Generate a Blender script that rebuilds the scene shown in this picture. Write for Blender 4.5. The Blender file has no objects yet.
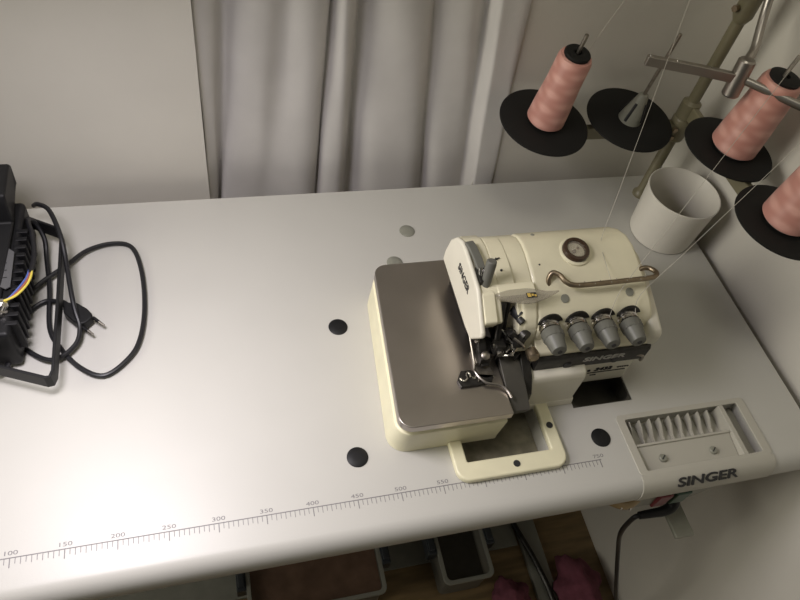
import bpy, bmesh, math, random
from mathutils import Vector, Matrix
random.seed(7)
S = bpy.context.scene
C = S.collection
PI = math.pi

# ------------------------------------------------------------------ materials
def mat(name, col, rough=.5, metal=0., var=0., vscale=40., bump=0., bscale=300., spec=.5, coat=0., stretch=None, alpha=1., trans=0., rvar=0.):
    m = bpy.data.materials.new(name); m.use_nodes = True
    nt = m.node_tree; b = nt.nodes['Principled BSDF']
    b.inputs['Base Color'].default_value = (*col, 1)
    b.inputs['Roughness'].default_value = rough
    b.inputs['Metallic'].default_value = metal
    b.inputs['Specular IOR Level'].default_value = spec
    b.inputs['Coat Weight'].default_value = coat
    b.inputs['Alpha'].default_value = alpha
    b.inputs['Transmission Weight'].default_value = trans
    if var or bump or rvar:
        tc = nt.nodes.new('ShaderNodeTexCoord'); mp = nt.nodes.new('ShaderNodeMapping')
        nt.links.new(tc.outputs['Object'], mp.inputs['Vector'])
        if stretch: mp.inputs['Scale'].default_value = stretch
    if var or rvar:
        n = nt.nodes.new('ShaderNodeTexNoise'); n.inputs['Scale'].default_value = vscale; n.inputs['Detail'].default_value = 5
        nt.links.new(mp.outputs['Vector'], n.inputs['Vector'])
    if var:
        r = nt.nodes.new('ShaderNodeValToRGB')
        r.color_ramp.elements[0].position = .3; r.color_ramp.elements[1].position = .7
        r.color_ramp.elements[0].color = (*[max(0, c*(1-var)) for c in col], 1)
        r.color_ramp.elements[1].color = (*[min(1, c*(1+var)) for c in col], 1)
        nt.links.new(n.outputs['Fac'], r.inputs['Fac']); nt.links.new(r.outputs['Color'], b.inputs['Base Color'])
    if rvar:
        mr = nt.nodes.new('ShaderNodeMapRange')
        mr.inputs['To Min'].default_value = max(0, rough-rvar); mr.inputs['To Max'].default_value = min(1, rough+rvar)
        nt.links.new(n.outputs['Fac'], mr.inputs['Value']); nt.links.new(mr.outputs['Result'], b.inputs['Roughness'])
    if bump:
        n2 = nt.nodes.new('ShaderNodeTexNoise'); n2.inputs['Scale'].default_value = bscale; n2.inputs['Detail'].default_value = 3
        nt.links.new(mp.outputs['Vector'], n2.inputs['Vector'])
        bp = nt.nodes.new('ShaderNodeBump'); bp.inputs['Strength'].default_value = bump; bp.inputs['Distance'].default_value = .002
        nt.links.new(n2.outputs['Fac'], bp.inputs['Height']); nt.links.new(bp.outputs['Normal'], b.inputs['Normal'])
    return m

M = dict(
    laminate=mat('table_laminate', (.50, .49, .455), .42, var=.025, vscale=6, bump=.03, bscale=500, rvar=.05),
    wall=mat('wall_paint', (.62, .595, .54), .8, var=.04, vscale=5, bump=.12, bscale=60),
    floor=mat('wood_floor', (.21, .145, .07), .45, var=.35, vscale=9, stretch=(1, 7, 1)),
    floor_grey=mat('grey_board', (.22, .22, .19), .6, var=.08),
    curtain=mat('curtain_cloth', (.60, .58, .56), .9, var=.05, vscale=14, bump=.25, bscale=1200),
    cream=mat('cream_enamel', (.74, .695, .515), .33, var=.05, vscale=25, coat=.15),
    cream2=mat('yellowed_cream', (.74, .70, .50), .36, var=.05, vscale=30, coat=.1),
    white=mat('white_enamel', (.70, .67, .565), .38, var=.03, vscale=30),
    steel=mat('brushed_steel', (.46, .42, .39), .31, 1., var=.03, vscale=18, rvar=.05),
    chrome=mat('chrome', (.62, .60, .57), .18, 1.),
    dullmetal=mat('dull_metal', (.34, .31, .27), .38, 1., var=.2, vscale=200),
    bronze=mat('bronzed_rod', (.27, .215, .15), .35, .9, var=.15, vscale=120),
    arm_metal=mat('satin_chrome', (.40, .37, .34), .36, 1.),
    dark=mat('blackened_metal', (.035, .033, .03), .38, .6, var=.3, vscale=150),
    black=mat('black_plastic', (.008, .008, .009), .5, var=.15, vscale=60, spec=.3),
    rubber=mat('cable_rubber', (.012, .012, .014), .42, spec=.4),
    disc=mat('disc_plastic', (.011, .0105, .010), .7, spec=.25),
    grey=mat('grey_plastic', (.125, .125, .108), .45, var=.06, vscale=80),
    greylt=mat('light_grey_plastic', (.30, .30, .26), .45, var=.05),
    thread=None,
    olive=mat('olive_paint', (.165, .148, .092), .4, var=.06, vscale=50),
    sticker=mat('sticker_yellow', (.60, .42, .10), .5),
    print_grey=mat('ruler_ink', (.20, .19, .195), .6),
    ink=mat('black_ink', (.02, .02, .022), .5),
    ink_grey=mat('worn_white_ink', (.38, .37, .34), .5),
    tray=mat('tray_plastic', (.45, .432, .375), .42),
    cup=mat('cup_plastic', (.68, .65, .585), .4, var=.02),
    recess=mat('dark_grey_casting', (.062, .058, .048), .45, .2, var=.1, vscale=60),
    hole=mat('dark_cavity', (.22, .20, .145), .7, var=.3, vscale=60),
    red=mat('red_switch', (.17, .03, .04), .4),
    green=mat('green_switch', (.03, .075, .05), .4),
    purple=mat('purple_cloth', (.17, .05, .075), .9, var=.2, vscale=60),
    bin=mat('bin_plastic', (.25, .25, .22), .35),
    binbody=mat('smoky_bin_plastic', (.23, .22, .19), .3, alpha=.55),
    brown=mat('brown_contents', (.13, .078, .052), .5, var=.25, vscale=30),
    tan=mat('tan_plastic', (.33, .23, .11), .4),
    latch=mat('blue_grey_latch', (.045, .052, .06), .3, .3),
    wire_y=mat('yellow_wire', (.75, .62, .10), .4), wire_b=mat('blue_wire', (.10, .15, .45), .4), wire_r=mat('brown_wire', (.35, .12, .08), .4),
    yarn=mat('thread_fibre', (.44, .41, .36), .6), label_grey=mat('label_silver', (.10, .10, .105), .4, .2),
    plug_grey=mat('grey_cap', (.24, .24, .20), .4, var=.1), amber=mat('dark_oil', (.05, .028, .018), .2),
)
def clear(name, col, rough, mix):
    m = bpy.data.materials.new(name); m.use_nodes = True; nt = m.node_tree
    b = nt.nodes['Principled BSDF']; b.inputs['Base Color'].default_value = (*col, 1); b.inputs['Roughness'].default_value = rough
    b.inputs['Alpha'].default_value = mix
    return m
M['clear'] = clear('clear_plastic', (.34, .31, .25), .12, .42)
M['glass'] = clear('sight_glass', (.5, .45, .38), .06, .22)
# pink thread: two crossing families of winding bands + fine strands
m = bpy.data.materials.new('pink_thread'); m.use_nodes = True; nt = m.node_tree; b = nt.nodes['Principled BSDF']
b.inputs['Roughness'].default_value = .40; b.inputs['Sheen Weight'].default_value = .2
L = nt.links.new; tc = nt.nodes.new('ShaderNodeTexCoord'); outs = []
for sc, rot, dist in ((.36, (.55, .35, 0), 1.2), (.36, (-.5, -.4, .6), 1.2), (7, (.1, .05, 0), .5)):
    mp = nt.nodes.new('ShaderNodeMapping'); mp.inputs['Scale'].default_value = (30, 30, 45); mp.inputs['Rotation'].default_value = rot
    w = nt.nodes.new('ShaderNodeTexWave'); w.bands_direction = 'Z'; w.inputs['Scale'].default_value = sc; w.inputs['Distortion'].default_value = dist; w.inputs['Detail'].default_value = 1
    L(tc.outputs['Object'], mp.inputs['Vector']); L(mp.outputs['Vector'], w.inputs['Vector']); outs.append(w.outputs['Fac'])
mx = nt.nodes.new('ShaderNodeMath'); mx.operation = 'MULTIPLY'; L(outs[0], mx.inputs[0]); L(outs[1], mx.inputs[1])
r = nt.nodes.new('ShaderNodeValToRGB'); r.color_ramp.elements[0].color = (.56, .26, .215, 1); r.color_ramp.elements[1].color = (.71, .385, .325, 1); r.color_ramp.elements[1].position = .75
L(mx.outputs[0], r.inputs['Fac']); L(r.outputs['Color'], b.inputs['Base Color'])
bp = nt.nodes.new('ShaderNodeBump'); bp.inputs['Strength'].default_value = .3; bp.inputs['Distance'].default_value = .001
L(outs[2], bp.inputs['Height']); L(bp.outputs['Normal'], b.inputs['Normal'])
M['thread'] = m

# ------------------------------------------------------------------ mesh helpers (world coordinates, shifted to the parent's origin)
def wloc(p):
    v = Vector((0, 0, 0))
    while p: v += p.location; p = p.parent
    return v
def obj(name, bm, m, parent=None, smooth=True, bevel=0., seg=3, angle=35, loc=None):
    if isinstance(m, str): m = M[m]
    off = wloc(parent)
    o_loc = Vector(loc) if loc is not None else (Vector((0, 0, 0)))
    if loc is not None: off = Vector(loc)
    bmesh.ops.recalc_face_normals(bm, faces=bm.faces)
    me = bpy.data.meshes.new(name)
    bmesh.ops.translate(bm, verts=bm.verts, vec=-off)
    bm.to_mesh(me); bm.free()
    me.materials.append(m)
    o = bpy.data.objects.new(name, me); C.objects.link(o)
    if parent: o.parent = parent; 
    if loc is not None: o.location = o_loc - (wloc(parent) if parent else Vector((0, 0, 0)))
    if bevel:
        bv = o.modifiers.new('bevel', 'BEVEL'); bv.width = bevel; bv.segments = seg; bv.limit_method = 'ANGLE'; bv.angle_limit = math.radians(30)
    if smooth:
        for p in me.polygons: p.use_smooth = True
        me.set_sharp_from_angle(angle=math.radians(angle))
        if bevel: o.modifiers.new('wn', 'WEIGHTED_NORMAL')
    return o
def empty(name, loc, label, cat, group=None):
    o = bpy.data.objects.new(name, None); C.objects.link(o); o.location = loc; o.empty_display_size = .02
    o['label'] = label; o['category'] = cat
    if group: o['group'] = group
    return o
def tag(o, label, cat, group=None):
    o['label'] = label; o['category'] = cat
    if group: o['group'] = group
    return o
def struct(name, bm, m, **k):
    o = obj(name, bm, m, **k); o['kind'] = 'structure'; return o
def BM(): return bmesh.new()
def box(bm, x0, x1, y0, y1, z0, z1, mtx=None):
    v = [bm.verts.new((x, y, z)) for z in (z0, z1) for y in (y0, y1) for x in (x0, x1)]
    for f in ((0, 1, 3, 2), (4, 6, 7, 5), (0, 4, 5, 1), (2, 3, 7, 6), (0, 2, 6, 4), (1, 5, 7, 3)): bm.faces.new([v[i] for i in f])
    if mtx: bmesh.ops.transform(bm, matrix=mtx, verts=v)
    return v
def prism(bm, pts, z0, z1, mtx=None):
    """pts (x,y) polygon extruded z0..z1"""
    a = [bm.verts.new((x, y, z0)) for x, y in pts]; b = [bm.verts.new((x, y, z1)) for x, y in pts]
    bm.faces.new(a[::-1]); bm.faces.new(b); n = len(pts)
    for i in range(n): bm.faces.new([a[i], a[(i+1) % n], b[(i+1) % n], b[i]])
    if mtx: bmesh.ops.transform(bm, matrix=mtx, verts=a+b)
    return a+b
def xprism(bm, pts, x0, x1):
    """pts (y,z) extruded along x; x0/x1 may be functions of (y,z)"""
    f0 = x0 if callable(x0) else (lambda y, z: x0); f1 = x1 if callable(x1) else (lambda y, z: x1)
    a = [bm.verts.new((f0(y, z), y, z)) for y, z in pts]; b = [bm.verts.new((f1(y, z), y, z)) for y, z in pts]
    bm.faces.new(a[::-1]); bm.faces.new(b); n = len(pts)
    for i in range(n): bm.faces.new([a[i], a[(i+1) % n], b[(i+1) % n], b[i]])
def frame_of(d):
    d = Vector(d).normalized(); u = d.orthogonal().normalized(); return d, u, d.cross(u)
def lathe(bm, prof, base, axis=(0, 0, 1), n=32, cap=True):
    """prof = [(r, h)...] along axis from base"""
    d, u, v = frame_of(axis); base = Vector(base); rings = []
    for r, h in prof:
        rings.append([bm.verts.new(base+d*h+(u*math.cos(2*PI*i/n)+v*math.sin(2*PI*i/n))*r) for i in range(n)])
    for a, b in zip(rings, rings[1:]):
        for i in range(n): bm.faces.new([a[i], a[(i+1) % n], b[(i+1) % n], b[i]])
    if cap: bm.faces.new(rings[0][::-1]); bm.faces.new(rings[-1])
def cyl(bm, p, q, r, r2=None, n=20):
    p, q = Vector(p), Vector(q); lathe(bm, [(r, 0), (r if r2 is None else r2, (q-p).length)], p, q-p, n)
def smooth_path(pts, sub=6):
    P = [Vector(p) for p in pts]; out = []
    for i in range(len(P)-1):
        p0 = P[max(i-1, 0)]; p1 = P[i]; p2 = P[i+1]; p3 = P[min(i+2, len(P)-1)]
        for k in range(sub):
            t = k/sub
            out.append(.5*((2*p1)+(p2-p0)*t+(2*p0-5*p1+4*p2-p3)*t*t+(3*p1-p0-3*p2+p3)*t**3))
    out.append(P[-1]); return out
def tube(bm, pts, r, n=10, sub=6, flat=None):
    P = smooth_path(pts, sub) if sub > 1 else [Vector(p) for p in pts]
    rings = []; up = None
    for i, p in enumerate(P):
        d = (P[min(i+1, len(P)-1)]-P[max(i-1, 0)]).normalized()
        if up is None: up = d.orthogonal().normalized()
        u = (up-d*up.dot(d)); u = u.normalized() if u.length > 1e-6 else d.orthogonal().normalized()
        up = u; v = d.cross(u); rr = r(i/(len(P)-1)) if callable(r) else r
        rings.append([bm.verts.new(p+(u*math.cos(2*PI*k/n)+v*math.sin(2*PI*k/n))*rr) for k in range(n)])
    for a, b in zip(rings, rings[1:]):
        for i in range(n): bm.faces.new([a[i], a[(i+1) % n], b[(i+1) % n], b[i]])
    bm.faces.new(rings[0][::-1]); bm.faces.new(rings[-1])
def strip(bm, pts, wdir, width, th):
    """flat strap: polyline pts, width along wdir, thickness th"""
    P = [Vector(p) for p in pts]; w = Vector(wdir).normalized(); rings = []
    for i, p in enumerate(P):
        d = (P[min(i+1, len(P)-1)]-P[max(i-1, 0)]).normalized(); nn = d.cross(w).normalized()
        rings.append([bm.verts.new(p+w*a*width/2+nn*b*th/2) for a, b in ((-1, -1), (1, -1), (1, 1), (-1, 1))])
    for a, b in zip(rings, rings[1:]):
        for i in range(4): bm.faces.new([a[i], a[(i+1) % 4], b[(i+1) % 4], b[i]])
    bm.faces.new(rings[0][::-1]); bm.faces.new(rings[-1])
def rrect(x0, x1, y0, y1, r, n=6):
    out = []
    for cx, cy, a0 in ((x1-r, y1-r, 0), (x0+r, y1-r, 90), (x0+r, y0+r, 180), (x1-r, y0+r, 270)):
        for k in range(n+1):
            a = math.radians(a0+90*k/n); out.append((cx+r*math.cos(a), cy+r*math.sin(a)))
    return out
def ring_prism(bm, outer, inner, z0, z1):
    n = len(outer)
    A = [[bm.verts.new((x, y, z)) for x, y in p] for p in (outer, inner) for z in (z0, z1)]
    o0, o1, i0, i1 = A
    for k in range(n):
        j = (k+1) % n
        bm.faces.new([o0[k], o0[j], o1[j], o1[k]]); bm.faces.new([i0[j], i0[k], i1[k], i1[j]])
        bm.faces.new([o1[k], o1[j], i1[j], i1[k]]); bm.faces.new([o0[j], o0[k], i0[k], i0[j]])
def text_into(bm, s, size, mtx, offset=0., extrude=.0002, align='CENTER', shear=0., sx=1.):
    cu = bpy.data.curves.new('t', 'FONT'); cu.body = s; cu.size = size; cu.align_x = align; cu.align_y = 'CENTER'
    cu.offset = offset; cu.extrude = extrude; cu.shear = shear; cu.resolution_u = 4
    o = bpy.data.objects.new('t', cu); C.objects.link(o)
    me = bpy.data.meshes.new_from_object(o.evaluated_get(bpy.context.evaluated_depsgraph_get()))
    me.transform(mtx @ Matrix.Diagonal((sx, 1, 1, 1))); bm.from_mesh(me)
    bpy.data.objects.remove(o); bpy.data.curves.remove(cu); bpy.data.meshes.remove(me)
def basis(o, x, y):
    x = Vector(x).normalized(); y = Vector(y); y = (y-x*y.dot(x)).normalized(); z = x.cross(y)
    return Matrix(((x.x, y.x, z.x, o[0]), (x.y, y.y, z.y, o[1]), (x.z, y.z, z.z, o[2]), (0, 0, 0, 1)))

# ------------------------------------------------------------------ setting
YW, XW, ZF = .512, 1.081, -.75
bm = BM(); box(bm, -2.2, XW+.1, -2.2, 1.0, ZF-.05, ZF); struct('floor', bm, 'floor', smooth=False)
bm = BM()                                  # back wall with the curtained opening between x .318 and .742
box(bm, -2.2, .322, YW, YW+.12, ZF, 1.9); box(bm, .745, XW+.1, YW, YW+.12, ZF, 1.9); box(bm, .322, .745, YW, YW+.12, 1.5, 1.9)
box(bm, .322, .745, YW+.1, YW+.12, ZF, 1.5)
struct('wall_back', bm, 'wall', smooth=False)
bm = BM(); box(bm, XW, XW+.1, -2.2, YW, ZF, 1.9); struct('wall_right', bm, 'wall', smooth=False)

# curtain: pleated sheet, columns run (x at z=0, x at z=.3, depth y)
cols = [(.3225, .3215, .490), (.330, .338, .497), (.336, .352, .508), (.337, .354, .518), (.340, .360, .530), (.344, .372, .530), (.345, .380, .514), (.352, .388, .503), (.370, .400, .498),
        (.392, .418, .500), (.402, .428, .506), (.412, .440, .507), (.430, .452, .501), (.452, .468, .499), (.470, .479, .502), (.481, .485, .510),
        (.484, .487, .530), (.487, .489, .532), (.489, .492, .512), (.497, .498, .501), (.510, .505, .499), (.522, .514, .505), (.529, .520, .530), (.532, .523, .545),
        (.540, .530, .535), (.556, .541, .513), (.575, .556, .503), (.600, .575, .500), (.625, .595, .502), (.640, .607, .507), (.648, .612, .522), (.652, .615, .532),
        (.660, .625, .517), (.672, .640, .506), (.690, .657, .502), (.706, .672, .506), (.716, .678, .514), (.722, .684, .518), (.728, .690, .508), (.735, .698, .494),
        (.742, .706, .4835), (.752, .718, .4815), (.760, .728, .4815), (.764, .733, .4845)]
cols = [(.324+(a-.324)*1.029, .324+(b-.324)*1.029, .512+(y-.486)*.8) for a, b, y in cols]
bm = BM(); nz = 30; zs = [-.12+1.3*k/nz for k in range(nz+1)]
grid = []
for k, z in enumerate(zs):
    zz = min(z, .75); row = []
    for i, (a, b, y) in enumerate(cols):
        t = zz/.3
        wob = .0022*math.sin(7*z+i*1.7)+.0015*math.sin(23*z+i*.9)
        row.append(bm.verts.new((a+(b-a)*t*.9+wob*.6, (y+wob+.004) if i < len(cols)-6 else min(y+wob*.3, YW-.0022), z)))
    grid.append(row)
for a, b in zip(grid, grid[1:]):
    for i in range(len(a)-1): bm.faces.new([a[i], a[i+1], b[i+1], b[i]])
cur = obj('curtain', bm, 'curtain', angle=180)
sd = cur.modifiers.new('sub', 'SUBSURF'); sd.levels = 1; sd.render_levels = 2
so = cur.modifiers.new('thick', 'SOLIDIFY'); so.thickness = .0015; so.offset = 1
tag(cur, 'pale grey pleated curtain hanging in the wall opening behind the table', 'curtain')

# ------------------------------------------------------------------ sewing table
table = empty('sewing_table', (.46, .22, ZF), 'white laminate sewing machine table with rounded front edge and printed ruler', 'table')
front = [(-.030, 0), (-.0355, -.0012), (-.0405, -.005), (-.0445, -.011), (-.047, -.019), (-.047, -.029), (-.0445, -.036), (-.040, -.040)]
bm = BM(); xprism(bm, [(.480, 0)]+front+[(.480, -.040)], -.62, 1.062)  # unseen left end lengthened to keep side light off the floor below
top = obj('tabletop', bm, 'laminate', table, angle=25)
def cut(o, boxes):
    bm = BM()
    for b in boxes: box(bm, *b)
    bmesh.ops.recalc_face_normals(bm, faces=bm.faces); me = bpy.data.meshes.new('cutter'); bm.to_mesh(me); bm.free()
    c = bpy.data.objects.new('cutter', me); C.objects.link(c); c.location = (0, 0, 0)
    md = o.modifiers.new('cut', 'BOOLEAN'); md.object = c; md.solver = 'EXACT'; bpy.context.view_layer.update()
    dg = bpy.context.evaluated_depsgraph_get(); new = bpy.data.meshes.new_from_object(o.evaluated_get(dg))
    o.modifiers.remove(md); old = o.data; o.data = new; new.name = o.name
    bpy.data.objects.remove(c); bpy.data.meshes.remove(me)
    for p in new.polygons: p.use_smooth = True
    new.set_sharp_from_angle(angle=math.radians(25))
bpy.context.view_layer.update()
cut(top, [(.583, .690, .020, .10, -.1, .1), (.744, .829, .0720, .118, -.1, .1), (.797, .978, -.024, .0485, -.025, .1)])
# legs (steel frame, tucked under the top)
for x in (-.45, 1.0):
    bm = BM(); box(bm, x-.02, x+.02, .30, .36, -.70, -.040); box(bm, x-.025, x+.025, .20, .46, ZF, -.70)
    obj('leg', bm, 'greylt', table, bevel=.004)
# printed ruler
bm = BM()
box(bm, -.0, .752, -.0005, .0005, 0, .00025)
for k in range(0, 151):
    mm = k*5; x = mm/1000
    ln = .0098 if k % 10 == 0 else (.0075 if k % 2 == 0 else .0062); w = .00045 if k % 10 == 0 else .0003
    box(bm, x-w, x+w, -ln, 0, 0, .00022)
for mm in range(50, 751, 50): text_into(bm, str(mm), .0062, Matrix.Translation((mm/1000, .0047, .0001)), extrude=.00008, sx=1.55)
obj('ruler_scale', bm, 'print_grey', table, smooth=False)
# black and grey round caps let into the top
for (x, y, mm_, r) in ((.468, .233, 'black', .0125), (.459, .050, 'black', .0125), (.7635, .0275, 'black', .0125), (.599, .391, 'plug_grey', .0115), (.567, .333, 'plug_grey', .0115)):
    bm = BM(); lathe(bm, [(r, -.001), (r, .0006), (r*.9, .0014), (r*.3, .0017), (.0005, .0018)], (x, y, 0), n=36)
    o = obj('hole_cap', bm, mm_, table)
    o['label'] = 'black round hole cap' if mm_ == 'black' else 'grey round hole cap'
# accessory tray moulded into the front right of the table
bm = BM()
ring_prism(bm, rrect(.7935, .985, -.030, .0525, .006), [(x, y) for x, y in rrect(.8045, .9725, -.0245, .0455, .0025)], -.001, .0014)
box(bm, .944, .951, -.0245, .0455, -.020, .0012)                       # wall between the long and the narrow pocket
# fascia over the rolled front edge
prof = [(y-.0012*(1 if z < -.001 else 0), z+.0012*(1 if z > -.02 else 0)) for y, z in front[:-1]]
a = [(-.0295, .0014)]+prof[1:]
inner = front[:-1]
poly = a+inner[::-1]
xprism(bm, poly, .7935, .985)
tray = obj('accessory_tray', bm, 'tray', table, bevel=.0006, seg=2)
bm = BM(); box(bm, .7972, .9778, -.0238, .0483, -.0248, -.020); obj('tray_floor', bm, 'tray', tray)
# sloping front shelf + spool rack ribs
bm = BM(); xprism(bm, [(.0115, -.001), (.0085, -.001), (.0085, -.004), (-.0235, -.009), (-.0235, -.012), (.0115, -.012)], .8045, .9435); obj('tray_shelf', bm, 'tray', tray, bevel=.0006, seg=2)
bm = BM()
for k in range(9):
    x = .812+k*.0145; xprism(bm, [(.012, -.019), (.044, -.019), (.044, -.004), (.034, -.006), (.022, -.013), (.012, -.014)], x, x+.0016)
obj('bobbin_rib', bm, 'tray', tray, smooth=False)
for x, y in ((.837, -.009), (.910, -.010)):
    bm = BM(); lathe(bm, [(.0052, -.0085), (.0052, -.0045), (.0043, -.0036), (.0005, -.0034)], (x, y, 0), n=24); o = obj('tray_screw', bm, 'plug_grey', tray)
    bm = BM(); box(bm, -.0035, .0035, -.0007, .0007, 0, .0004, Matrix.Translation((x, y, -.0035)) @ Matrix.Rotation(.7, 4, 'Z')); obj('screw_slot', bm, 'ink', o, smooth=False)
bm = BM(); text_into(bm, 'SINGER', .0172, basis((.8835, -.0435, -.0055), (1, 0, 0), (0, .62, .75)), offset=.00035, extrude=.0006, sx=1.5, shear=0.03)
obj('lettering', bm, 'ink', tray, smooth=False)
# under the machine: floors of the cut-outs, and a dark lining for the slot
bm = BM(); box(bm, .5835, .6895, .0205, .0995, -.042, -.027); obj('machine_well', bm, 'hole', table)
bm = BM(); ring_prism(bm, rrect(.7443, .8287, .0723, .1177, .004), rrect(.7458, .8270, .0735, .1165, .012), -.038, -.0012); prism(bm, rrect(.745, .828, .073, .117, .004), -.038, -.030); obj('slot_shade_liner', bm, 'recess', table)  # dark lining painted in as the shade inside the belt slot

# ------------------------------------------------------------------ overlock machine
mc = empty('overlock_machine', (.66, .16, 0), 'cream industrial overlock sewing machine with steel cloth plate and four grey tension dials', 'sewing machine')
# sloping left block under the cloth plate (left side leans with the plate)
def plate_poly(x0f, x0b, x1, y0, y1, r):
    n = 6; out = []
    w0 = x1-x0f
    for cx, cy, a0, rr in ((x1-.001, y1-.001, 0, .001), (x0b+r, y1-r, 90, r), (x0f+r, y0+r, 180, r), (x1-.001, y0+.001, 270, .001)):
        for k in range(n+1):
            a = math.radians(a0+90*k/n); out.append((cx+rr*math.cos(a), cy+rr*math.sin(a)))
    return out
bm = BM()
lo = plate_poly(.4965, .5125, .6290, .0475, .280, .022); md = plate_poly(.4985, .5138, .6300, .0445, .275, .018); hi = plate_poly(.5010, .5160, .6300, .0475, .272, .016)
rings = []
for poly, z in ((lo, .0), (lo, .010), (md, .046), (md, .0500), (hi, .0515), (hi, .0595)):
    rings.append([bm.verts.new((x, y, z)) for x, y in poly])
bm.faces.new(rings[0][::-1]); bm.faces.new(rings[-1])
for a, b in zip(rings, rings[1:]):
    for i in range(len(a)): bm.faces.new([a[i], a[(i+1) % len(a)], b[(i+1) % len(a)], b[i]])
obj('bed_casing', bm, 'cream2', mc, bevel=.0012, seg=3)
bm = BM(); prism(bm, plate_poly(.4995, .5145, .6315, .0435, .274, .016), .0592, .0708); obj('cloth_plate', bm, 'steel', mc, bevel=.0026, seg=4)
# foot frame in front
bm = BM()
ring_prism(bm, rrect(.567, .7065, -.003, .115, .016), rrect(.583, .690, .020, .098, .002), 0, .0095)
ff = obj('foot_frame', bm, 'cream2', mc, bevel=.0025, seg=3)
for x, y in ((.641, .0085), (.6985, .050)):
    bm = BM(); lathe(bm, [(.0042, .008), (.0042, .0102), (.0005, .0102)], (x, y, 0), n=20); obj('frame_bolt', bm, 'ink', ff)
# main base column to the right of the plate
bm = BM(); xprism(bm, [(.105, .0005), (.105, .06), (.102, .075), (.102, .098), (.260, .098), (.265, .03), (.265, .0005)], .6655, .828); obj('base_column', bm, 'white', mc, bevel=.004)
bm = BM(); xprism(bm, [(.078, 0), (.128, 0), (.128, .012), (.083, .012), (.080, .010)], .655, .7435); obj('base_flange', bm, 'white', mc, bevel=.002)
# looper cover
bm = BM(); xprism(bm, [(.081, .006), (.081, .060), (.0845, .069), (.092, .072), (.112, .072), (.112, .006)], .668, .7415); lc = obj('looper_cover', bm, 'white', mc, bevel=.0025)
bm = BM(); xprism(bm, [(.068, .022), (.072, .055), (.086, .0735), (.125, .094), (.150, .094), (.150, .006), (.085, .006)], .657, .6685); obj('looper_guard', bm, 'dark', mc, bevel=.001)
bm = BM(); xprism(bm, [(.054, .046), (.050, .0605), (.075, .0705), (.130, .085), (.130, .004), (.088, .004), (.078, .028)], .6325, .6575); obj('looper_recess', bm, 'recess', mc, bevel=.001)
# head casing: drum
prof = [(.248, .090), (.250, .120), (.246, .140), (.238, .154), (.226, .163), (.212, .167), (.196, .1668), (.180, .1635), (.162, .158), (.145, .150), (.130, .141), (.121, .133),
        (.116, .124), (.1145, .112), (.113, .100), (.110, .092)]
def rend(y, z): return .813 + (.008 if y < .16 else 0)*(.16-y)/.05 - max(0, (y-.205))*.25
bm = BM(); xprism(bm, prof, .668, rend); head = obj('head_casing', bm, 'cream', mc, bevel=.006, seg=4, angle=40)
# collar between drum and face cover (seam lines)
prof2 = [(y*.995+.0012, z-.0015) for y, z in prof]
bm = BM(); xprism(bm, [p for p in prof2], .6455, .6690); obj('head_collar', bm, 'cream', mc, bevel=.0015, seg=2, angle=40)
# cover strip with rivet holes
prof3 = [(.250, .095), (.250, .122), (.245, .141), (.237, .154), (.226, .1625), (.212, .1662), (.196, .166), (.182, .1645), (.166, .161), (.158, .158), (.158, .120)]
bm = BM(); xprism(bm, prof3, .6255, .6462); obj('top_cover', bm, 'cream', mc, bevel=.0015, seg=2, angle=40)
# face cover on the left end: slab with bevelled corner
face = [(.252, .101), (.252, .118), (.246, .143), (.234, .160), (.220, .168), (.205, .169), (.158, .164), (.150, .162), (.112, .135), (.110, .130), (.130, .099), (.150, .097)]
bm = BM(); xprism(bm, face, lambda y, z: .5965, .6025); fc = obj('face_cover', bm, 'white', mc, bevel=.004, seg=4, angle=40)
bm = BM(); xprism(bm, [(.252, .11), (.250, .135), (.240, .154), (.226, .163), (.212, .1665), (.160, .161), (.148, .158), (.124, .139), (.122, .135), (.150, .122)], .6025, .6260)
obj('face_housing', bm, 'cream', mc, bevel=.003, seg=3, angle=40)
bm = BM(); text_into(bm, 'SINGER', .0150, basis((.5962, .187, .1415), (0, -.94, .0), (0, .0, 1)), offset=.0001, extrude=.0004, sx=.80)
obj('lettering', bm, 'ink', fc, smooth=False)
# right end cover
bm = BM(); xprism(bm, [(.245, .075), (.240, .12), (.225, .138), (.200, .144), (.160, .138), (.125, .126), (.103, .117), (.097, .112), (.097, .092), (.110, .075)], .8145, .832)
obj('end_cover', bm, 'white', mc, bevel=.006, seg=4, angle=40)
# lower front of head: dark name plate
bm = BM(); xprism(bm, [(.111, .068), (.0935, .068), (.0935, .090), (.096, .0945), (.111, .0945)], .672, .823); npl = obj('name_plate', bm, 'dark', mc, bevel=.001)
bm = BM(); text_into(bm, 'SINGER', .0112, basis((.762, .0932, .0830), (1, 0, 0), (0, 0, 1)), offset=.0003, extrude=.0004, sx=1.5, shear=.1); obj('lettering', bm, 'ink_grey', npl, smooth=False)
for x in (.716, .780):
    bm = BM(); lathe(bm, [(.0055, 0), (.0055, .0012), (.004, .0016), (.0005, .0016)], (x, .0935, .075), (0, -1, 0), n=20); obj('plate_screw', bm, 'ink', npl)
bm = BM(); xprism(bm, [(.110, .0925), (.099, .0925), (.098, .096), (.0995, .100), (.1145, .1075), (.12, .1075)], .670, .818); obj('ledge', bm, 'cream', mc, bevel=.0015)
# model label
bm = BM(); text_into(bm, '2432', .0095, basis((.786, .1045, .034), (1, 0, 0), (0, 0, 1)), offset=.0002, extrude=.0004, sx=1.3, shear=.15)
box(bm, .766, .820, .1040, .1052, .0265, .0275)
for k in range(5): box(bm, .806+k*.0035, .8085+k*.0035, .1040, .1052, .033, .0345)
box(bm, .772, .780, .1040, .1052, .0205, .022); lathe(bm, [(.0022, -.0006), (.0022, .0005)], (.766, .1045, .033), (0, -1, 0), n=10)
obj('model_label', bm, 'ink', mc, smooth=False)
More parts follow.
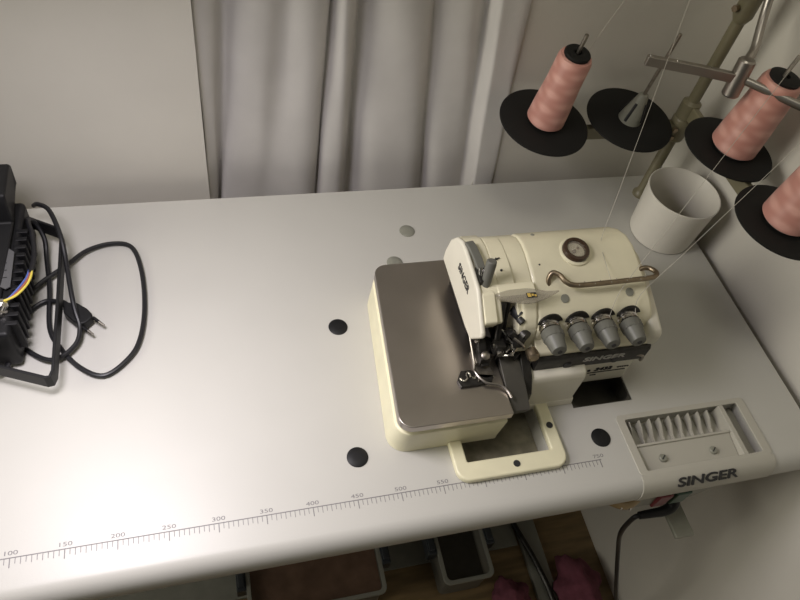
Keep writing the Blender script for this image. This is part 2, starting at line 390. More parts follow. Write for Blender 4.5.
# tension dials
for i, x in enumerate((.6828, .7168, .7500, .7835)):
    z = .1278; y = .1185
    bm = BM(); lathe(bm, [(.0123, 0), (.0123, .0025), (.0108, .0035), (.0108, .006), (.0125, .0068), (.0125, .0084), (.006, .009)], (x, y, z), (-.05, -1, .10), n=32)
    td = obj('tension_dial', bm, 'chrome', mc)
    bm = BM(); lathe(bm, [(.0122, .0095), (.0127, .012), (.0122, .020), (.0116, .0205), (.0113, .021), (.0092, .0352), (.0082, .0375), (.004, .0385), (.0005, .0385)], (x, y, z), (-.05, -1, .10), n=36)
    kn = obj('dial_knob', bm, 'grey', td)
    bm = BM()
    for k in range(14):
        a = 2*PI*k/14; cyl(bm, (x+.0122*math.cos(a), y-.0115, z+.001+.0122*math.sin(a)), (x-.0008+.0121*math.cos(a), y-.0195, z+.0018+.0121*math.sin(a)), .0007, n=6)
    obj('grip_rib', bm, 'grey', kn)
    bm = BM(); lathe(bm, [(.0028, .038), (.0028, .0391), (.0003, .0391)], (x, y, z), (-.05, -1, .10), n=16); obj('dial_screw', bm, 'ink', kn)
    bm = BM(); prism(bm, [(.0155*math.cos(math.radians(a)), .0155*math.sin(math.radians(a))) for a in range(20, 175, 14)], 0, .0022, basis((x+.0015, y+.0016, z+.001), (1, 0, 0), (0, .25, 1)))
    obj('dial_plate', bm, 'dark', td)
# oil sight window
cx, cy, cz = .7315, .1930, .1655
bm = BM(); lathe(bm, [(.0195, -.004), (.0193, .0008), (.0172, .0022), (.0166, .0022)], (cx, cy, cz), (0, -.12, 1), n=40); ow = obj('oil_window', bm, 'cream', mc)
bm = BM(); lathe(bm, [(.0162, -.003), (.0164, .0058), (.0155, .0075), (.0118, .0080), (.0112, .0060), (.0112, -.002)], (cx, cy, cz), (0, -.12, 1), n=40); obj('window_rim', bm, 'amber', ow)
bm = BM(); lathe(bm, [(.0113, .0058), (.009, .0085), (.005, .0098), (.0005, .0102)], (cx, cy, cz), (0, -.12, 1), n=32); obj('window_lens', bm, 'glass', ow)
bm = BM(); lathe(bm, [(.0112, .0015), (.0005, .0015)], (cx, cy, cz), (0, -.12, 1), n=32, cap=False); lathe(bm, [(.003, .0015), (.002, .0045), (.0003, .005)], (cx-.002, cy-.001, cz), (0, -.12, 1), n=12)
lathe(bm, [(.002, .0015), (.0015, .004), (.0003, .0045)], (cx+.004, cy+.003, cz), (0, -.12, 1), n=12); obj('oil_nozzle', bm, 'bronze', ow)
# thread guide rod along the top front
bm = BM(); tube(bm, [(.688, .156, .151), (.6885, .162, .160), (.6925, .165, .1655), (.699, .160, .1665), (.704, .151, .165), (.713, .1455, .1645), (.736, .1445, .1645), (.781, .145, .1645), (.810, .1455, .1645), (.820, .148, .1645), (.824, .155, .1625), (.820, .163, .160), (.812, .165, .158), (.804, .162, .152)], .0031, n=12)
gr = obj('thread_guide_rod', bm, 'bronze', mc)
bm = BM()
for x in (.721, .741, .762, .782, .800):
    for s in (-1, 1): lathe(bm, [(.0009, 0), (.0007, .0004)], (x+s*.004, .1450+s*.0018, .1645+.0025), (0, s*.5, 1), n=8)
obj('guide_hole', bm, 'chrome', gr)
# grey caps and small holes on the casing
for x, y, z, r, nm, mt in ((.705, .1405, .1474, .0052, 'casing_plug', 'plug_grey'), (.789, .1405, .1474, .0052, 'casing_plug', 'plug_grey'), (.6900, .2260, .1625, .0025, 'casing_plug', 'plug_grey')):
    bm = BM(); lathe(bm, [(r, -.002), (r, .0006), (r*.6, .001), (.0003, .001)], (x, y, z), (0, -.42 if y < .2 else .1, 1), n=20); obj(nm, bm, mt, mc)
for x, y, z, r in ((.6235, .1880, .1655, .0016), (.6335, .1765, .1640, .0014), (.682, .180, .1635, .001)):
    bm = BM(); lathe(bm, [(r, -.001), (r, .0006), (.0003, .0006)], (x, y, z), (0, -.1, 1), n=14); obj('casing_hole', bm, 'ink', mc)
bm = BM(); prism(bm, [(-.004, -.0008), (0, -.0008), (0, -.0022), (.0035, 0), (0, .0022), (0, .0008), (-.004, .0008)], 0, .0004, basis((.6320, .1915, .1664), (-1, -.3, 0), (.3, -1, 0))); obj('arrow_mark', bm, 'ink', mc, smooth=False)
# presser lifter lever (grey) in its slot, latch and round release knob
bm = BM(); strip(bm, [(.6045, .216, .1700), (.6060, .206, .1715), (.6075, .190, .1705), (.6085, .178, .167)], (1, .1, 0), .0100, .005); obj('lifter_lever', bm, 'grey', mc, bevel=.001)
bm = BM(); box(bm, .6025, .6125, .160, .182, .160, .168); obj('lever_latch', bm, 'dark', mc, bevel=.0012)
bm = BM(); cyl(bm, (.6055, .169, .166), (.6055, .175, .1735), .0022); cyl(bm, (.6105, .162, .166), (.6105, .174, .170), .0016); obj('latch_pin', bm, 'chrome', mc)
bm = BM(); lathe(bm, [(.0048, 0), (.0054, .004), (.0060, .030), (.0056, .0345), (.0045, .0355), (.0005, .0355)], (.6105, .161, .158), (.05, .22, 1), n=28); obj('release_knob', bm, 'grey', mc)
bm = BM(); lathe(bm, [(.0062, 0), (.0062, .004), (.0055, .005)], (.6100, .1595, .1525), (.05, .22, 1), n=24); obj('knob_collar', bm, 'chrome', mc)
# front lip of face cover below the knob
bm = BM(); xprism(bm, [(.160, .158), (.148, .160), (.128, .147), (.121, .143), (.1205, .138), (.126, .126), (.130, .143), (.150, .150)], .6024, .6180); obj('face_lip', bm, 'cream', mc, bevel=.0018, seg=3)
bm = BM(); xprism(bm, [(.160, .161), (.150, .1595), (.142, .1565), (.142, .148), (.160, .15)], .622, .668); obj('cover_lip', bm, 'cream', mc, bevel=.0018, seg=3)
# transparent eye guard with warning sticker
gp = []
for t in range(0, 21):
    u = t/20; gp.append((.6185+.0765*u, .1475+.006*math.sin(PI*min(1, u*1.25))-.0035*u))
for t in range(20, -1, -1):
    u = t/20; gp.append((.6185+.0765*u, .1470-.0145*math.sin(PI*min(1, .12+u*.88))*(1 if u < .97 else .4)-.0035*u))
bm = BM(); prism(bm, gp, 0, .0022, Matrix.Translation((0, 0, .1575))); eg = obj('eye_guard', bm, 'clear', mc, bevel=.0006, seg=2)
bm = BM(); box(bm, .6535, .6655, .1375, .1445, .1597, .1600); st = obj('warning_sticker', bm, 'ink', eg, smooth=False)
bm = BM()
for k, (a, b_) in enumerate(((.6545, .6585), (.6595, .6620), (.6628, .6650))): box(bm, a, b_, .1385+.001*(k % 2), .1437-.0012*k, .1600, .1603)
obj('sticker_print', bm, 'sticker', st, smooth=False)
# inner wall behind the needle bay
bm = BM(); xprism(bm, [(.235, .071), (.235, .150), (.165, .150), (.158, .071)], .606, .668); obj('needle_bay', bm, 'dark', mc, bevel=.002)
bm = BM(); xprism(bm, [(.175, .112), (.175, .150), (.138, .149), (.126, .139), (.118, .128), (.116, .108), (.13, .100)], .6505, .670); obj('bay_cheek', bm, 'cream', mc, bevel=.004, seg=3)
bm = BM(); cyl(bm, (.6475, .143, .132), (.652, .130, .134), .0075); cyl(bm, (.6475, .128, .134), (.650, .122, .134), .0042); obj('bay_screw', bm, 'ink', mc)
# needle bar, clamp, needles, presser
bm = BM(); cyl(bm, (.629, .142, .150), (.625, .118, .104), .0038); cyl(bm, (.637, .146, .150), (.634, .128, .108), .003); nb = obj('needle_bar', bm, 'dark', mc)
bm = BM(); box(bm, .6205, .6335, .108, .122, .092, .110); box(bm, .634, .644, .118, .128, .100, .120); nc = obj('needle_clamp', bm, 'dark', mc, bevel=.002)
bm = BM(); cyl(bm, (.627, .104, .100), (.627, .112, .100), .0042); cyl(bm, (.619, .115, .104), (.6205, .115, .104), .0035); obj('clamp_screw', bm, 'chrome', nc)
bm = BM(); cyl(bm, (.6235, .112, .094), (.6235, .112, .070), .0007, n=8); cyl(bm, (.6290, .113, .094), (.6290, .113, .072), .0007, n=8); obj('needle', bm, 'chrome', nc)
bm = BM(); strip(bm, [(.611, .170, .118), (.610, .140, .108), (.611, .118, .090), (.613, .104, .079)], (1, 0, .1), .0095, .006); box(bm, .6055, .6185, .105, .124, .078, .092)
pa = obj('presser_arm', bm, 'dark', mc, bevel=.001)
bm = BM(); lathe(bm, [(.0052, 0), (.0052, .003), (.0035, .0042), (.0004, .0044)], (.6115, .110, .092), (0, -.3, 1), n=20); lathe(bm, [(.0036, 0), (.0030, .002), (.0004, .0022)], (.606, .128, .098), (-.6, 0, 1), n=16); obj('presser_screw', bm, 'dullmetal', pa)
bm = BM(); prism(bm, [(.602, .128), (.600, .104), (.603, .094), (.611, .090), (.622, .091), (.622, .108), (.619, .130)], .0712, .0745); box(bm, .603, .620, .108, .128, .074, .081)
pf = obj('presser_foot', bm, 'dullmetal', mc, bevel=.001)
bm = BM(); tube(bm, [(.607, .118, .079), (.613, .121, .081), (.618, .115, .080), (.614, .107, .0785), (.608, .110, .0785)], .0014, n=8); obj('foot_spring', bm, 'chrome', pf)
# throat plate / edge guide at the left of the foot
bm = BM(); prism(bm, [(.5765, .092), (.579, .083), (.600, .083), (.618, .086), (.622, .094), (.603, .098), (.596, .104), (.584, .104)], .0708, .0745); eg2 = obj('edge_guide', bm, 'dark', mc, bevel=.0008)
bm = BM(); tube(bm, [(.5805, .094, .0755), (.583, .0895, .0765), (.588, .092, .0765), (.5885, .098, .0765), (.592, .099, .077), (.5925, .093, .0765)], .0012, n=8)
lathe(bm, [(.0028, 0), (.0022, .0015), (.0003, .0018)], (.597, .093, .0745), n=14); cyl(bm, (.600, .086, .0755), (.604, .094, .0755), .001, n=8); obj('guide_spring', bm, 'chrome', eg2)
# long sprung wire guard running from under the face cover to the plate's front
bm = BM(); tube(bm, [(.603, .160, .096), (.602, .140, .091), (.602, .124, .084), (.602, .114, .079), (.600, .104, .076), (.600, .099, .0765), (.603, .091, .0765), (.609, .084, .076), (.617, .081, .076), (.624, .079, .0755), (.630, .073, .075), (.633, .066, .074), (.634, .062, .073)], .0016, n=10); obj('chain_guard_wire', bm, 'arm_metal', mc)
# loopers and small linkage in the bay
bm = BM()
cyl(bm, (.640, .116, .086), (.652, .122, .096), .0028); tube(bm, [(.633, .112, .088), (.640, .106, .094), (.647, .110, .098), (.654, .118, .104)], .0018, n=8)
tube(bm, [(.627, .126, .122), (.634, .121, .116), (.640, .117, .108), (.645, .112, .103), (.644, .109, .097)], .0013, n=8); cyl(bm, (.641, .108, .098), (.6435, .106, .0935), .0022)
obj('looper_linkage', bm, 'chrome', mc)
bm = BM()
lathe(bm, [(.010, 0), (.010, .006), (.007, .009), (.0005, .009)], (.617, .128, .088), (.0, -.7, .7), n=24); box(bm, .624, .650, .128, .150, .075, .098); cyl(bm, (.646, .118, .085), (.655, .108, .085), .006)
cyl(bm, (.652, .121, .118), (.656, .112, .1185), .007)
box(bm, .643, .654, .108, .124, .104, .119); cyl(bm, (.636, .118, .125), (.652, .110, .108), .004); obj('looper_carrier', bm, 'dark', mc, bevel=.0006)
bm = BM(); tube(bm, [(.640, .112, .120), (.648, .106, .116), (.654, .107, .108), (.657, .110, .100)], .0015, n=8); obj('looper_link', bm, 'arm_metal', mc)
bm = BM(); tube(bm, [(.622+.0055*math.cos(a), .118+.0055*math.sin(a), .0905+.002*math.sin(a)) for a in [k*2*PI/14 for k in range(13)]], .0009, n=6, sub=2); obj('carrier_clip', bm, 'chrome', mc)
bm = BM(); lathe(bm, [(.0075, 0), (.0075, .010), (.006, .012), (.0005, .012)], (.6675, .108, .096), (-.05, -1, 0), n=24); obj('adjusting_knob', bm, 'bronze', mc)
# chain lever at right below name plate
bm = BM(); tube(bm, [(.800, .098, .074), (.812, .095, .077), (.820, .094, .073), (.822, .095, .062)], .0022, n=10); obj('chain_lever', bm, 'dullmetal', mc)

# ------------------------------------------------------------------ thread stand
ts = empty('thread_stand', (1.013, .437, 0), 'olive painted thread stand with four black spool discs behind the sewing machine', 'thread stand')
bm = BM(); lathe(bm, [(.013, 0), (.013, .004), (.011, .006), (.0085, .012), (.0085, .200)], (1.013, .437, 0), n=28); cyl(bm, (1.013, .437, .195), (1.013, .437, .62), .0085)
pole = obj('pole', bm, 'olive', ts)
bm = BM(); lathe(bm, [(.0085, 0), (.0150, .004), (.0150, .040), (.0085, .046)], (1.013, .437, .118), n=28); box(bm, .985, 1.013, .427, .447, .124, .148); jc = obj('arm_clamp', bm, 'olive', ts, bevel=.002)
bm = BM(); lathe(bm, [(.0085, 0), (.0140, .004), (.0140, .028), (.0085, .032)], (1.013, .437, .157), n=28); obj('arm_collar', bm, 'olive', ts)
for z in (.129, .144):
    bm = BM(); lathe(bm, [(.0045, 0), (.0045, .004), (.0005, .0045)], (.999, .427, z), (0, -1, .0), n=6); obj('clamp_bolt', bm, 'bronze', jc, smooth=False)
bm = BM(); lathe(bm, [(.0085, 0), (.0135, .010), (.0135, .075), (.0085, .08)], (1.013, .437, .313), n=28); uc = obj('upper_sleeve', bm, 'olive', ts)
bm = BM(); cyl(bm, (1.000, .437, .333), (.992, .434, .333), .0045, n=6); obj('sleeve_bolt', bm, 'bronze', uc)
bm = BM(); strip(bm, [(1.005, .440, .134), (.90, .440, .134), (.770, .440, .134)], (0, 0, 1), .022, .010); obj('spool_arm', bm, 'olive', ts, bevel=.002)
bm = BM(); strip(bm, [(1.013, .430, .173), (1.0085, .330, .175), (1.008, .180, .175)], (0, 0, 1), .022, .010); obj('spool_arm', bm, 'olive', ts, bevel=.002)
spots = [((.787, .440, .155), (.0, .0)), ((.924, .440, .155), (.010, .0)), ((1.004, .325, .195), (.018, -.003)), ((1.006, .190, .195), (.012, -.004))]
AX = []
for i, ((x, y, z), (tx, ty)) in enumerate(spots):
    ax = Vector(((.03, .012, .05, .02)[i], (-.10, -.09, -.04, -.03)[i], 1)).normalized(); AX.append(ax)
    RD = .065 if i < 2 else .0622
    bm = BM(); lathe(bm, [(.008, -.010), (.008, -.003), (RD-.003, -.002), (RD, -.001), (RD, .0012), (RD-.0015, .0018), (.030, .0014), (.0005, .0014)], (x, y, z), ax, n=64)
    d = obj('spool_disc', bm, 'disc', ts)
    bm = BM(); cyl(bm, Vector((x, y, z)), Vector((x, y, z))+ax*.147, .0026, n=14); obj('spool_pin', bm, 'dullmetal', ts)
# bare cone holder on the second disc: slotted fins
x, y, z = spots[1][0]
bm = BM(); lathe(bm, [(.0175, .0015), (.0165, .006), (.0075, .044), (.006, .047), (.003, .048)], (x, y, z), AX[1], n=28); hd = obj('cone_holder', bm, 'plug_grey', ts)
bm = BM()
for k in range(4):
    a = PI/4+k*PI/2-.2; p = Vector((x+.0168*math.cos(a), y+.0168*math.sin(a), z+.0055)); q = Vector((x+.0092*math.cos(a)+AX[1].x*.034, y+.0092*math.sin(a)+AX[1].y*.034, z+.034)); cyl(bm, p, q, .0022, n=8)
obj('holder_slot', bm, 'ink', hd)
# chrome guide arms above
bm = BM(); lathe(bm, [(.009, -.027), (.0108, -.025), (.0108, .019), (.009, .021)], (.966, .341, .300), (.05, .15, 1), n=24); ga = obj('guide_arm_clamp', bm, 'arm_metal', ts)
bm = BM(); strip(bm, [(.8502, .374, .3005), (.915, .353, .300), (.966, .338, .297)], (0, 0, 1), .0125, .0075)
g1 = obj('thread_guide_arm', bm, 'arm_metal', ts, bevel=.0012)
for t in (.03, .31, .66):
    p = Vector((.8502, .374, .3070)).lerp(Vector((.966, .338, .3035)), t); bm = BM(); lathe(bm, [(.0018, -.001), (.0014, .0010)], p, n=10); obj('guide_eyelet', bm, 'chrome', g1)
bm = BM(); cyl(bm, (.962, .345, .297), (1.052, .250, .297), .0052); cyl(bm, (1.026, .2775, .301), (1.026, .2775, .3035), .0018); obj('thread_guide_arm', bm, 'arm_metal', ts)
bm = BM(); tube(bm, [(.9665, .344, .310), (.9800, .356, .3165), (.9895, .366, .322), (.9975, .383, .338), (1.004, .400, .360), (1.009, .418, .400), (1.013, .432, .455), (1.013, .437, .52)], .0055, n=14); obj('guide_rod', bm, 'arm_metal', ts)

# ------------------------------------------------------------------ thread cones (each lifts off its pin)
lbls = ['pink thread cone on the disc nearest the curtain', 'pink thread cone under the chrome guide arm beside the pole', 'pink thread cone on the disc nearest the viewer, cut by the right edge']
for i, lab in zip((0, 2, 3), lbls):
    x, y, z = spots[i][0]; ax = AX[i]
    base = Vector((x, y, z+.0022))
    if i == 2: base += Vector((.004, 0, 0))
    if i == 0: base += Vector((.000, 0, 0))
    t = empty('thread_cone', base, lab, 'thread cone', 'pink thread cones on the stand')
    R1, R2, H = (.0272, .0222, .113) if i == 0 else (.0315, .0245, .111)
    rot = Vector((0, 0, 1)).rotation_difference(ax).to_euler()
    bm = BM(); lathe(bm, [(.010, .003), (R1-.003, .003), (R1, .006), (R1-.001, .03), (R1-.0035, .07), (R2+.0008, H-.006), (R2-.0015, H-.001), (R2-.005, H)], base, n=48)
    w_ = obj('thread_winding', bm, 'thread', t); w_.rotation_euler = rot
    bm = BM(); lathe(bm, [(R1-.005, 0), (R1-.005, .003), (R2-.0055, H-.002), (R2-.0045, H+.0035), (.0165, H+.005), (.0055, H+.005), (.0045, H+.002)], base, n=40)
    c_ = obj('spool_core', bm, 'disc', t); c_.rotation_euler = rot

# ------------------------------------------------------------------ cup
cup = BM(); lathe(cup, [(.0005, 0), (.045, 0), (.0485, .002), (.0495, .006), (.0545, .082), (.0555, .0855), (.0555, .088), (.054, .0885), (.0528, .086), (.0475, .008), (.046, .004), (.0005, .0035)], (1.0075, .3515, .0), n=64, cap=False)
cup = obj('cup', cup, 'cup', loc=(1.0075, .3515, 0)); tag(cup, 'plain white open plastic cup on the table below the thread stand', 'cup')

# ------------------------------------------------------------------ loose thread strands from the stand
def strand(pts, lab):
    bm = BM(); tube(bm, pts, .00033, n=6, sub=5); o = obj('thread_strand', bm, 'yarn'); tag(o, lab, 'thread', 'fine threads from the thread stand')
def lerp(a, b, t, sag=0): a, b = Vector(a), Vector(b); p = a.lerp(b, t); p.z -= sag*4*t*(1-t); return p

A, B = (.887, .403, .410), (.772, .207, .1675)
strand([lerp(A, B, t/6, .001) for t in range(7)]+[(.766, .185, .1655), (.758, .146, .168)], 'fine white thread running from above the empty spool disc to the machine casing')
A, B = (1.028, .326, .410), (.782, .1455, .168)
strand([lerp(A, B, t/6, .001) for t in range(7)]+[(.770, .135, .148), (.7525, .112, .139)], 'fine white thread passing in front of the cone beside the pole and over the cup')
A, B = (1.041, .238, .410), (.800, .134, .149)
strand([lerp(A, B, t/6, .001) for t in range(7)]+[(.787, .112, .139)], 'fine white thread passing over the rightmost disc down to the last tension dial')
strand([(.806, .436, .255), (.812, .430, .300), (.820, .421, .350), (.829, .410, .410)], 'fine white thread rising from the cone nearest the curtain')
# upper guide arms (above the picture) that carry the strands
bm = BM(); tube(bm, [(1.013, .437, .412), (.95, .412, .412), (.887, .404, .412), (.81, .410, .412)], .003, n=10); tube(bm, [(1.013, .437, .412), (1.0285, .326, .412), (1.0415, .238, .412), (1.047, .20, .412)], .003, n=10)
obj('upper_guide_arm', bm, 'chrome', ts)

# ------------------------------------------------------------------ floodlight lying at the left end
fl = empty('floodlight', (-.02, .32, 0), 'black floodlight with bracket and coiled cable lying at the left end of the table', 'floodlight')
bm = BM(); box(bm, -.19, .0975, .222, .428, .004, .066); obj('housing', bm, 'black', fl, bevel=.006)
bm = BM(); xp = [(.212, .064), (.445, .064), (.452, .074), (.452, .105), (.446, .112), (.392, .112), (.386, .100), (.384, .074), (.212, .070)]; xprism(bm, xp, -.20, lambda y, z: .090 if z > .072 and y > .37 else .084); obj('rim', bm, 'black', fl, bevel=.003)
bm = BM()
for k in range(12):
    y = .236+k*.0125; box(bm, .09, .1045, y, y+.006, .020, .066)
obj('cooling_fin', bm, 'black', fl, bevel=.001, seg=2)
bm = BM(); prism(bm, [(.070, .296), (.090, .283), (.0945, .286), (.0945, .338), (.080, .352), (.070, .352)], .0702, .0716); obj('rating_label', bm, 'label_grey', fl, smooth=False)['label'] = 'silver grey rating label'
bm = BM()
for k in range(4): box(bm, .0735, .090-.001*k, .299+k*.011, .3005+k*.011, .0716, .0718)
obj('label_print', bm, 'ink', fl.children[-1], smooth=False)
bm = BM(); strip(bm, [(.02, .452, .032), (.088, .428, .031), (.1275, .405, .030), (.1330, .399, .030), (.1355, .390, .030), (.1365, .290, .029), (.1365, .190, .028), (.134, .182, .028), (.129, .1815, .028), (.078, .204, .028), (.00, .238, .028)], (0, 0, 1), .020, .0035)
obj('mounting_bracket', bm, 'black', fl, bevel=.0006, seg=2)
bm = BM(); lathe(bm, [(.009, 0), (.009, .006), (.007, .007), (.007, .013), (.0045, .016)], (.084, .254, .066), (.5, .4, .8), n=12); obj('cable_gland', bm, 'chrome', fl)
for m_, d in (('wire_y', .0022), ('wire_b', -.0022), ('wire_r', 0)):
    bm = BM(); tube(bm, [(.092, .261, .077+d*.3), (.100+d, .270, .074), (.107+d*1.4, .287, .069), (.1105+d, .304, .064), (.1105+d*.7, .318, .060)], .0013, n=8); obj('wire', bm, m_, fl)
zc = .0042
bm = BM(); tube(bm, [(.1105, .312, .060), (.112, .345, .058), (.108, .375, .060), (.102, .395, .058), (.100, .408, .052), (.105, .412, .040), (.112, .400, .024), (.113, .379, .012), (.118, .330, .006), (.121, .273, zc), (.134, .242, zc), (.157, .211, zc), (.184, .196, zc), (.210, .215, zc), (.224, .242, zc), (.230, .290, zc), (.227, .350, zc), (.215, .393, zc), (.190, .402, zc), (.160, .391, zc+.002), (.137, .366, .009), (.102, .331, .010), (.086, .295, .007), (.087, .260, .005), (.108, .234, .005), (.131, .223, .008), (.152, .240, .009), (.157, .262, .012), (.1525, .283, .020), (.1485, .305, .026), (.142, .351, .034), (.137, .382, .046), (.123, .422, .052), (.108, .437, .050), (.100, .445, .040)], .003, n=10)
pc = obj('power_cable', bm, 'rubber', fl)
bm = BM(); tube(bm, [(.137, .300, .011), (.126, .310, .007), (.112, .312, .005), (.096, .297, .005), (.088, .262, .012), (.080, .216, .010), (.06, .214, .010)], .003, n=10); obj('cable_tail', bm, 'rubber', pc)
bm = BM(); R0 = basis((.137, .300, .011), (.033, -.034, -.001), (.034, .033, 0))
pl = [(-.004, -.0035), (.006, -.0045), (.012, -.010), (.030, -.0115), (.040, -.0095), (.043, -.004), (.043, .006), (.038, .010), (.028, .0115), (.012, .010), (.006, .0045), (-.004, .0035)]
prism(bm, pl, -.0065, .0065, R0); pg = obj('plug', bm, 'black', pc, bevel=.002)
for s in (-1, 1):
    a = R0 @ Vector((.043, s*.0085, 0)); b = R0 @ Vector((.060, s*.0085, -.001)); bm = BM(); cyl(bm, R0 @ Vector((.040, s*.0085, 0)), R0 @ Vector((.050, s*.0085, 0)), .0021, n=12); 
    obj('pin_sleeve', bm, 'black', pg)
    bm = BM(); cyl(bm, R0 @ Vector((.049, s*.0085, 0)), R0 @ Vector((.0585, s*.0085, 0)), .002, .0014, n=12); obj('plug_pin', bm, 'arm_metal', pg)

# ------------------------------------------------------------------ below the table
sw = empty('motor_switch', (.87, .0, -.0405), 'motor switch box with red and green buttons under the front right table edge', 'switch')
bm = BM(); xprism(bm, [(-.040, -.0415), (-.043, -.074), (-.038, -.084), (.06, -.084), (.06, -.0415)], lambda y, z: .808, lambda y, z: .948+(z+.0405)*1.6); obj('switch_body', bm, 'plug_grey', sw, bevel=.002)
for x0, x1, m_ in ((.836, .856, 'red'), (.862, .884, 'green')):
    bm = BM(); box(bm, x0, x1, -.0460, -.030, -.078, -.046); obj('button', bm, m_, sw, bevel=.002)['label'] = 'red button' if m_ == 'red' else 'green button'
bm = BM(); box(bm, .897, .926, -.074, .046, -.152, -.145); box(bm, .897, .926, .040, .046, -.150, -.076); obj('mounting_bracket', bm, 'plug_grey', sw, bevel=.0015)
bm = BM(); tube(bm, [(.878, -.030, -.078), (.880, -.042, -.092), (.870, -.047, -.099), (.850, -.047, -.101), (.831, -.046, -.103)], lambda t: .009-.004*t, n=12); obj('cable_plug', bm, 'black', sw)
bm = BM(); tube(bm, [(.833, -.046, -.103), (.826, -.046, -.112), (.834, -.046, -.17), (.863, -.050, -.25), (.890, -.080, -.35), (.950, -.090, -.50), (1.015, -.08, -.68), (1.035, -.07, -.742)], .0034, n=10); obj('power_cable', bm, 'rubber', sw)
bm = BM(); box(bm, .02, .905, .112, .47, ZF, ZF+.006); o = obj('board', bm, 'floor_grey', bevel=.001, loc=(.46, .3, ZF)); tag(o, 'flat grey board on the wooden floor under the table', 'board')
bm = BM(); box(bm, .910, .956, -.30, .40, ZF, ZF+.012); o = obj('batten', bm, 'bin', bevel=.002, loc=(.933, .05, ZF)); tag(o, 'pale grey batten lying on the floor below the table', 'batten')
def bin_(x0, x1, y0, y1, lab, content):
    z0, z1 = ZF+.006, -.652; yc = (y0+y1)/2
    r = empty('storage_bin', ((x0+x1)/2, yc, z0), lab, 'storage bin', 'storage bins under the table')
    bm = BM(); o_ = rrect(x0+.006, x1-.006, y0+.006, y1-.006, .012); i_ = rrect(x0+.008, x1-.008, y0+.008, y1-.008, .010)
    ring_prism(bm, o_, i_, z0, z1); prism(bm, i_, z0, z0+.003); obj('bin_body', bm, 'binbody', r)
    bm = BM(); ring_prism(bm, rrect(x0, x1, y0, y1, .014), rrect(x0+.008, x1-.008, y0+.008, y1-.008, .010), z1-.004, z1+.003); obj('rim', bm, 'bin', r, bevel=.001)
    for sx in (x0-.018, x1):
        bm = BM(); box(bm, sx, sx+.018, .100, .145, z1-.030, z1+.004); box(bm, sx+.003, sx+.015, .107, .138, z1+.004, z1+.010); l = obj('latch', bm, 'latch', r, bevel=.002)
        bm = BM(); cyl(bm, (sx+.002, .1045, z1-.006), (sx+.010, .1045, z1-.006), .002); obj('latch_hinge', bm, 'chrome', l)
    bm = BM(); prism(bm, rrect(x0+.0085, x1-.0085, y0+.0085, y1-.0085, .009), z0+.003, z1-content[1]); obj('bin_content', bm, content[0], r)
bin_(.320, .583, .046, .32, 'wide storage bin with dark reddish brown contents on the floor under the table', ('brown', .012))
bin_(.697, .803, .037, .30, 'narrow storage bin with dark murky contents on the floor under the table', ('recess', .045))
def cloth(x, y, rx, ry, h, lab, sd):
    rnd = random.Random(sd); ph = [rnd.uniform(0, 6.28) for _ in range(8)]; bm = BM(); bmesh.ops.create_icosphere(bm, subdivisions=4, radius=1)
    for v in bm.verts:
        c = v.co; d = 1+.13*math.sin(5*c.x+ph[0]+2*c.y)+.09*math.sin(9*c.y+ph[1]+3*c.z)+.05*math.sin(13*c.x+7*c.z+ph[2])+.03*math.sin(21*c.y+11*c.x+ph[3])
        v.co = Vector((x+c.x*rx*d, y+c.y*ry*d, ZF+.001+max(0, .3+c.z*d)*h))
    o = obj('crumpled_cloth', bm, 'purple', angle=180, loc=(x, y, ZF)); tag(o, lab, 'cloth', 'purple cloths on the floor')
cloth(.850, .000, .042, .050, .035, 'smaller crumpled purple cloth beside the narrow storage bin', 3)
cloth(1.002, .000, .050, .062, .045, 'larger crumpled purple cloth near the right wall', 8)
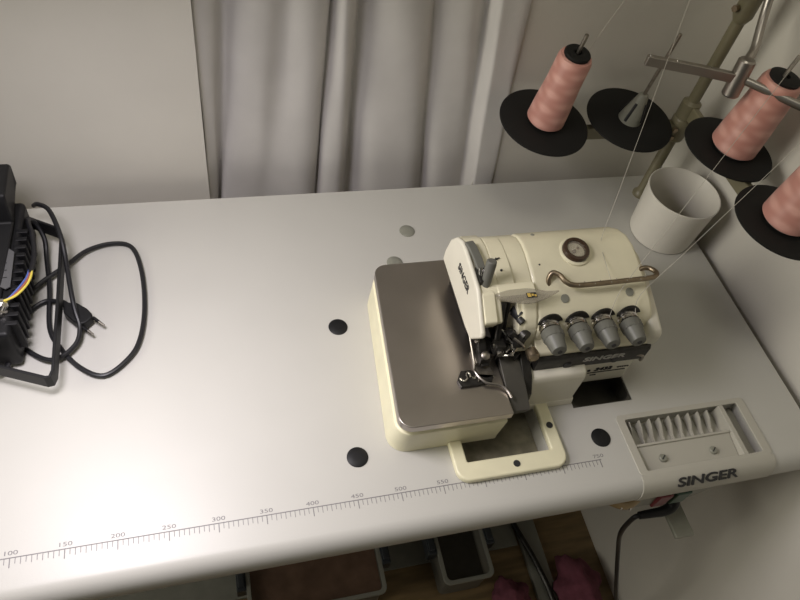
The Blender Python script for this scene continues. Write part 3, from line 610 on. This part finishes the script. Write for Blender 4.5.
bm = BM(); tube(bm, [(.895, .20, -.728), (.906, .15, -.730), (.915, .115, -.7305), (.924, .080, -.7305), (.931, .042, -.7305), (.936, .005, -.7305), (.938, -.06, -.7305), (.936, -.12, -.7305)], .0062, n=10); o = obj('hose', bm, 'dark'); tag(o, 'thin dark hose lying along the pale grey batten under the table', 'hose')
bm = BM(); tube(bm, [(.755, -.022, -.046), (.775, -.034, -.055), (.797, -.040, -.061), (.822, -.030, -.058)], .0075, n=12); br = obj('belt_strap', bm, 'tan', table)
br['label'] = 'tan curved strap under the front edge'
for p in ((.785, -.0450, -.0580), (.798, -.0475, -.0610)):
    bm = BM(); lathe(bm, [(.0022, 0), (.0015, .0012), (.0003, .0015)], p, (0, -1, .2), n=10); obj('strap_rivet', bm, 'chrome', br)

# ------------------------------------------------------------------ light
def area(name, loc, target, power, size, col, shape='DISK', sy=None, spread=180):
    l = bpy.data.lights.new(name, 'AREA'); l.energy = power; l.size = size; l.shape = shape; l.color = col; l.spread = math.radians(spread)
    if sy: l.size_y = sy
    o = bpy.data.objects.new(name, l); C.objects.link(o); o.location = loc
    o.rotation_euler = (Vector(target)-Vector(loc)).to_track_quat('-Z', 'Y').to_euler(); return o
area('table_lamp', (.13, .13, .60), (.22, .03, 0), 2.55, .22, (1, .94, 1), spread=130)
area('left_fill', (-1.7, .15, .95), (.8, .3, .1), 12.0, 1.5, (1, .955, .82), spread=100)  # added fill from the left, brightens the right wall
area('ceiling_lamp', (.45, .12, 1.8), (.6, .2, 0), 3.1, .5, (1, .955, .80))
w = bpy.data.worlds.new('room'); S.world = w; w.use_nodes = True
w.node_tree.nodes['Background'].inputs['Color'].default_value = (1, .97, .86, 1)
w.node_tree.nodes['Background'].inputs['Strength'].default_value = .06

# ------------------------------------------------------------------ camera
cam = bpy.data.cameras.new('camera'); co = bpy.data.objects.new('camera', cam); C.objects.link(co)
co.location = (.32403, -.27224, .74604); co.rotation_euler = (.654339, -.144916, -.225974)
cam.sensor_width = 36; cam.lens = 36*695.66/800; cam.clip_start = .02
S.camera = co
S.view_settings.view_transform = 'Standard'; S.view_settings.look = 'None'; S.view_settings.gamma = 1
S.view_settings.use_curve_mapping = False; S.view_settings.exposure = 0
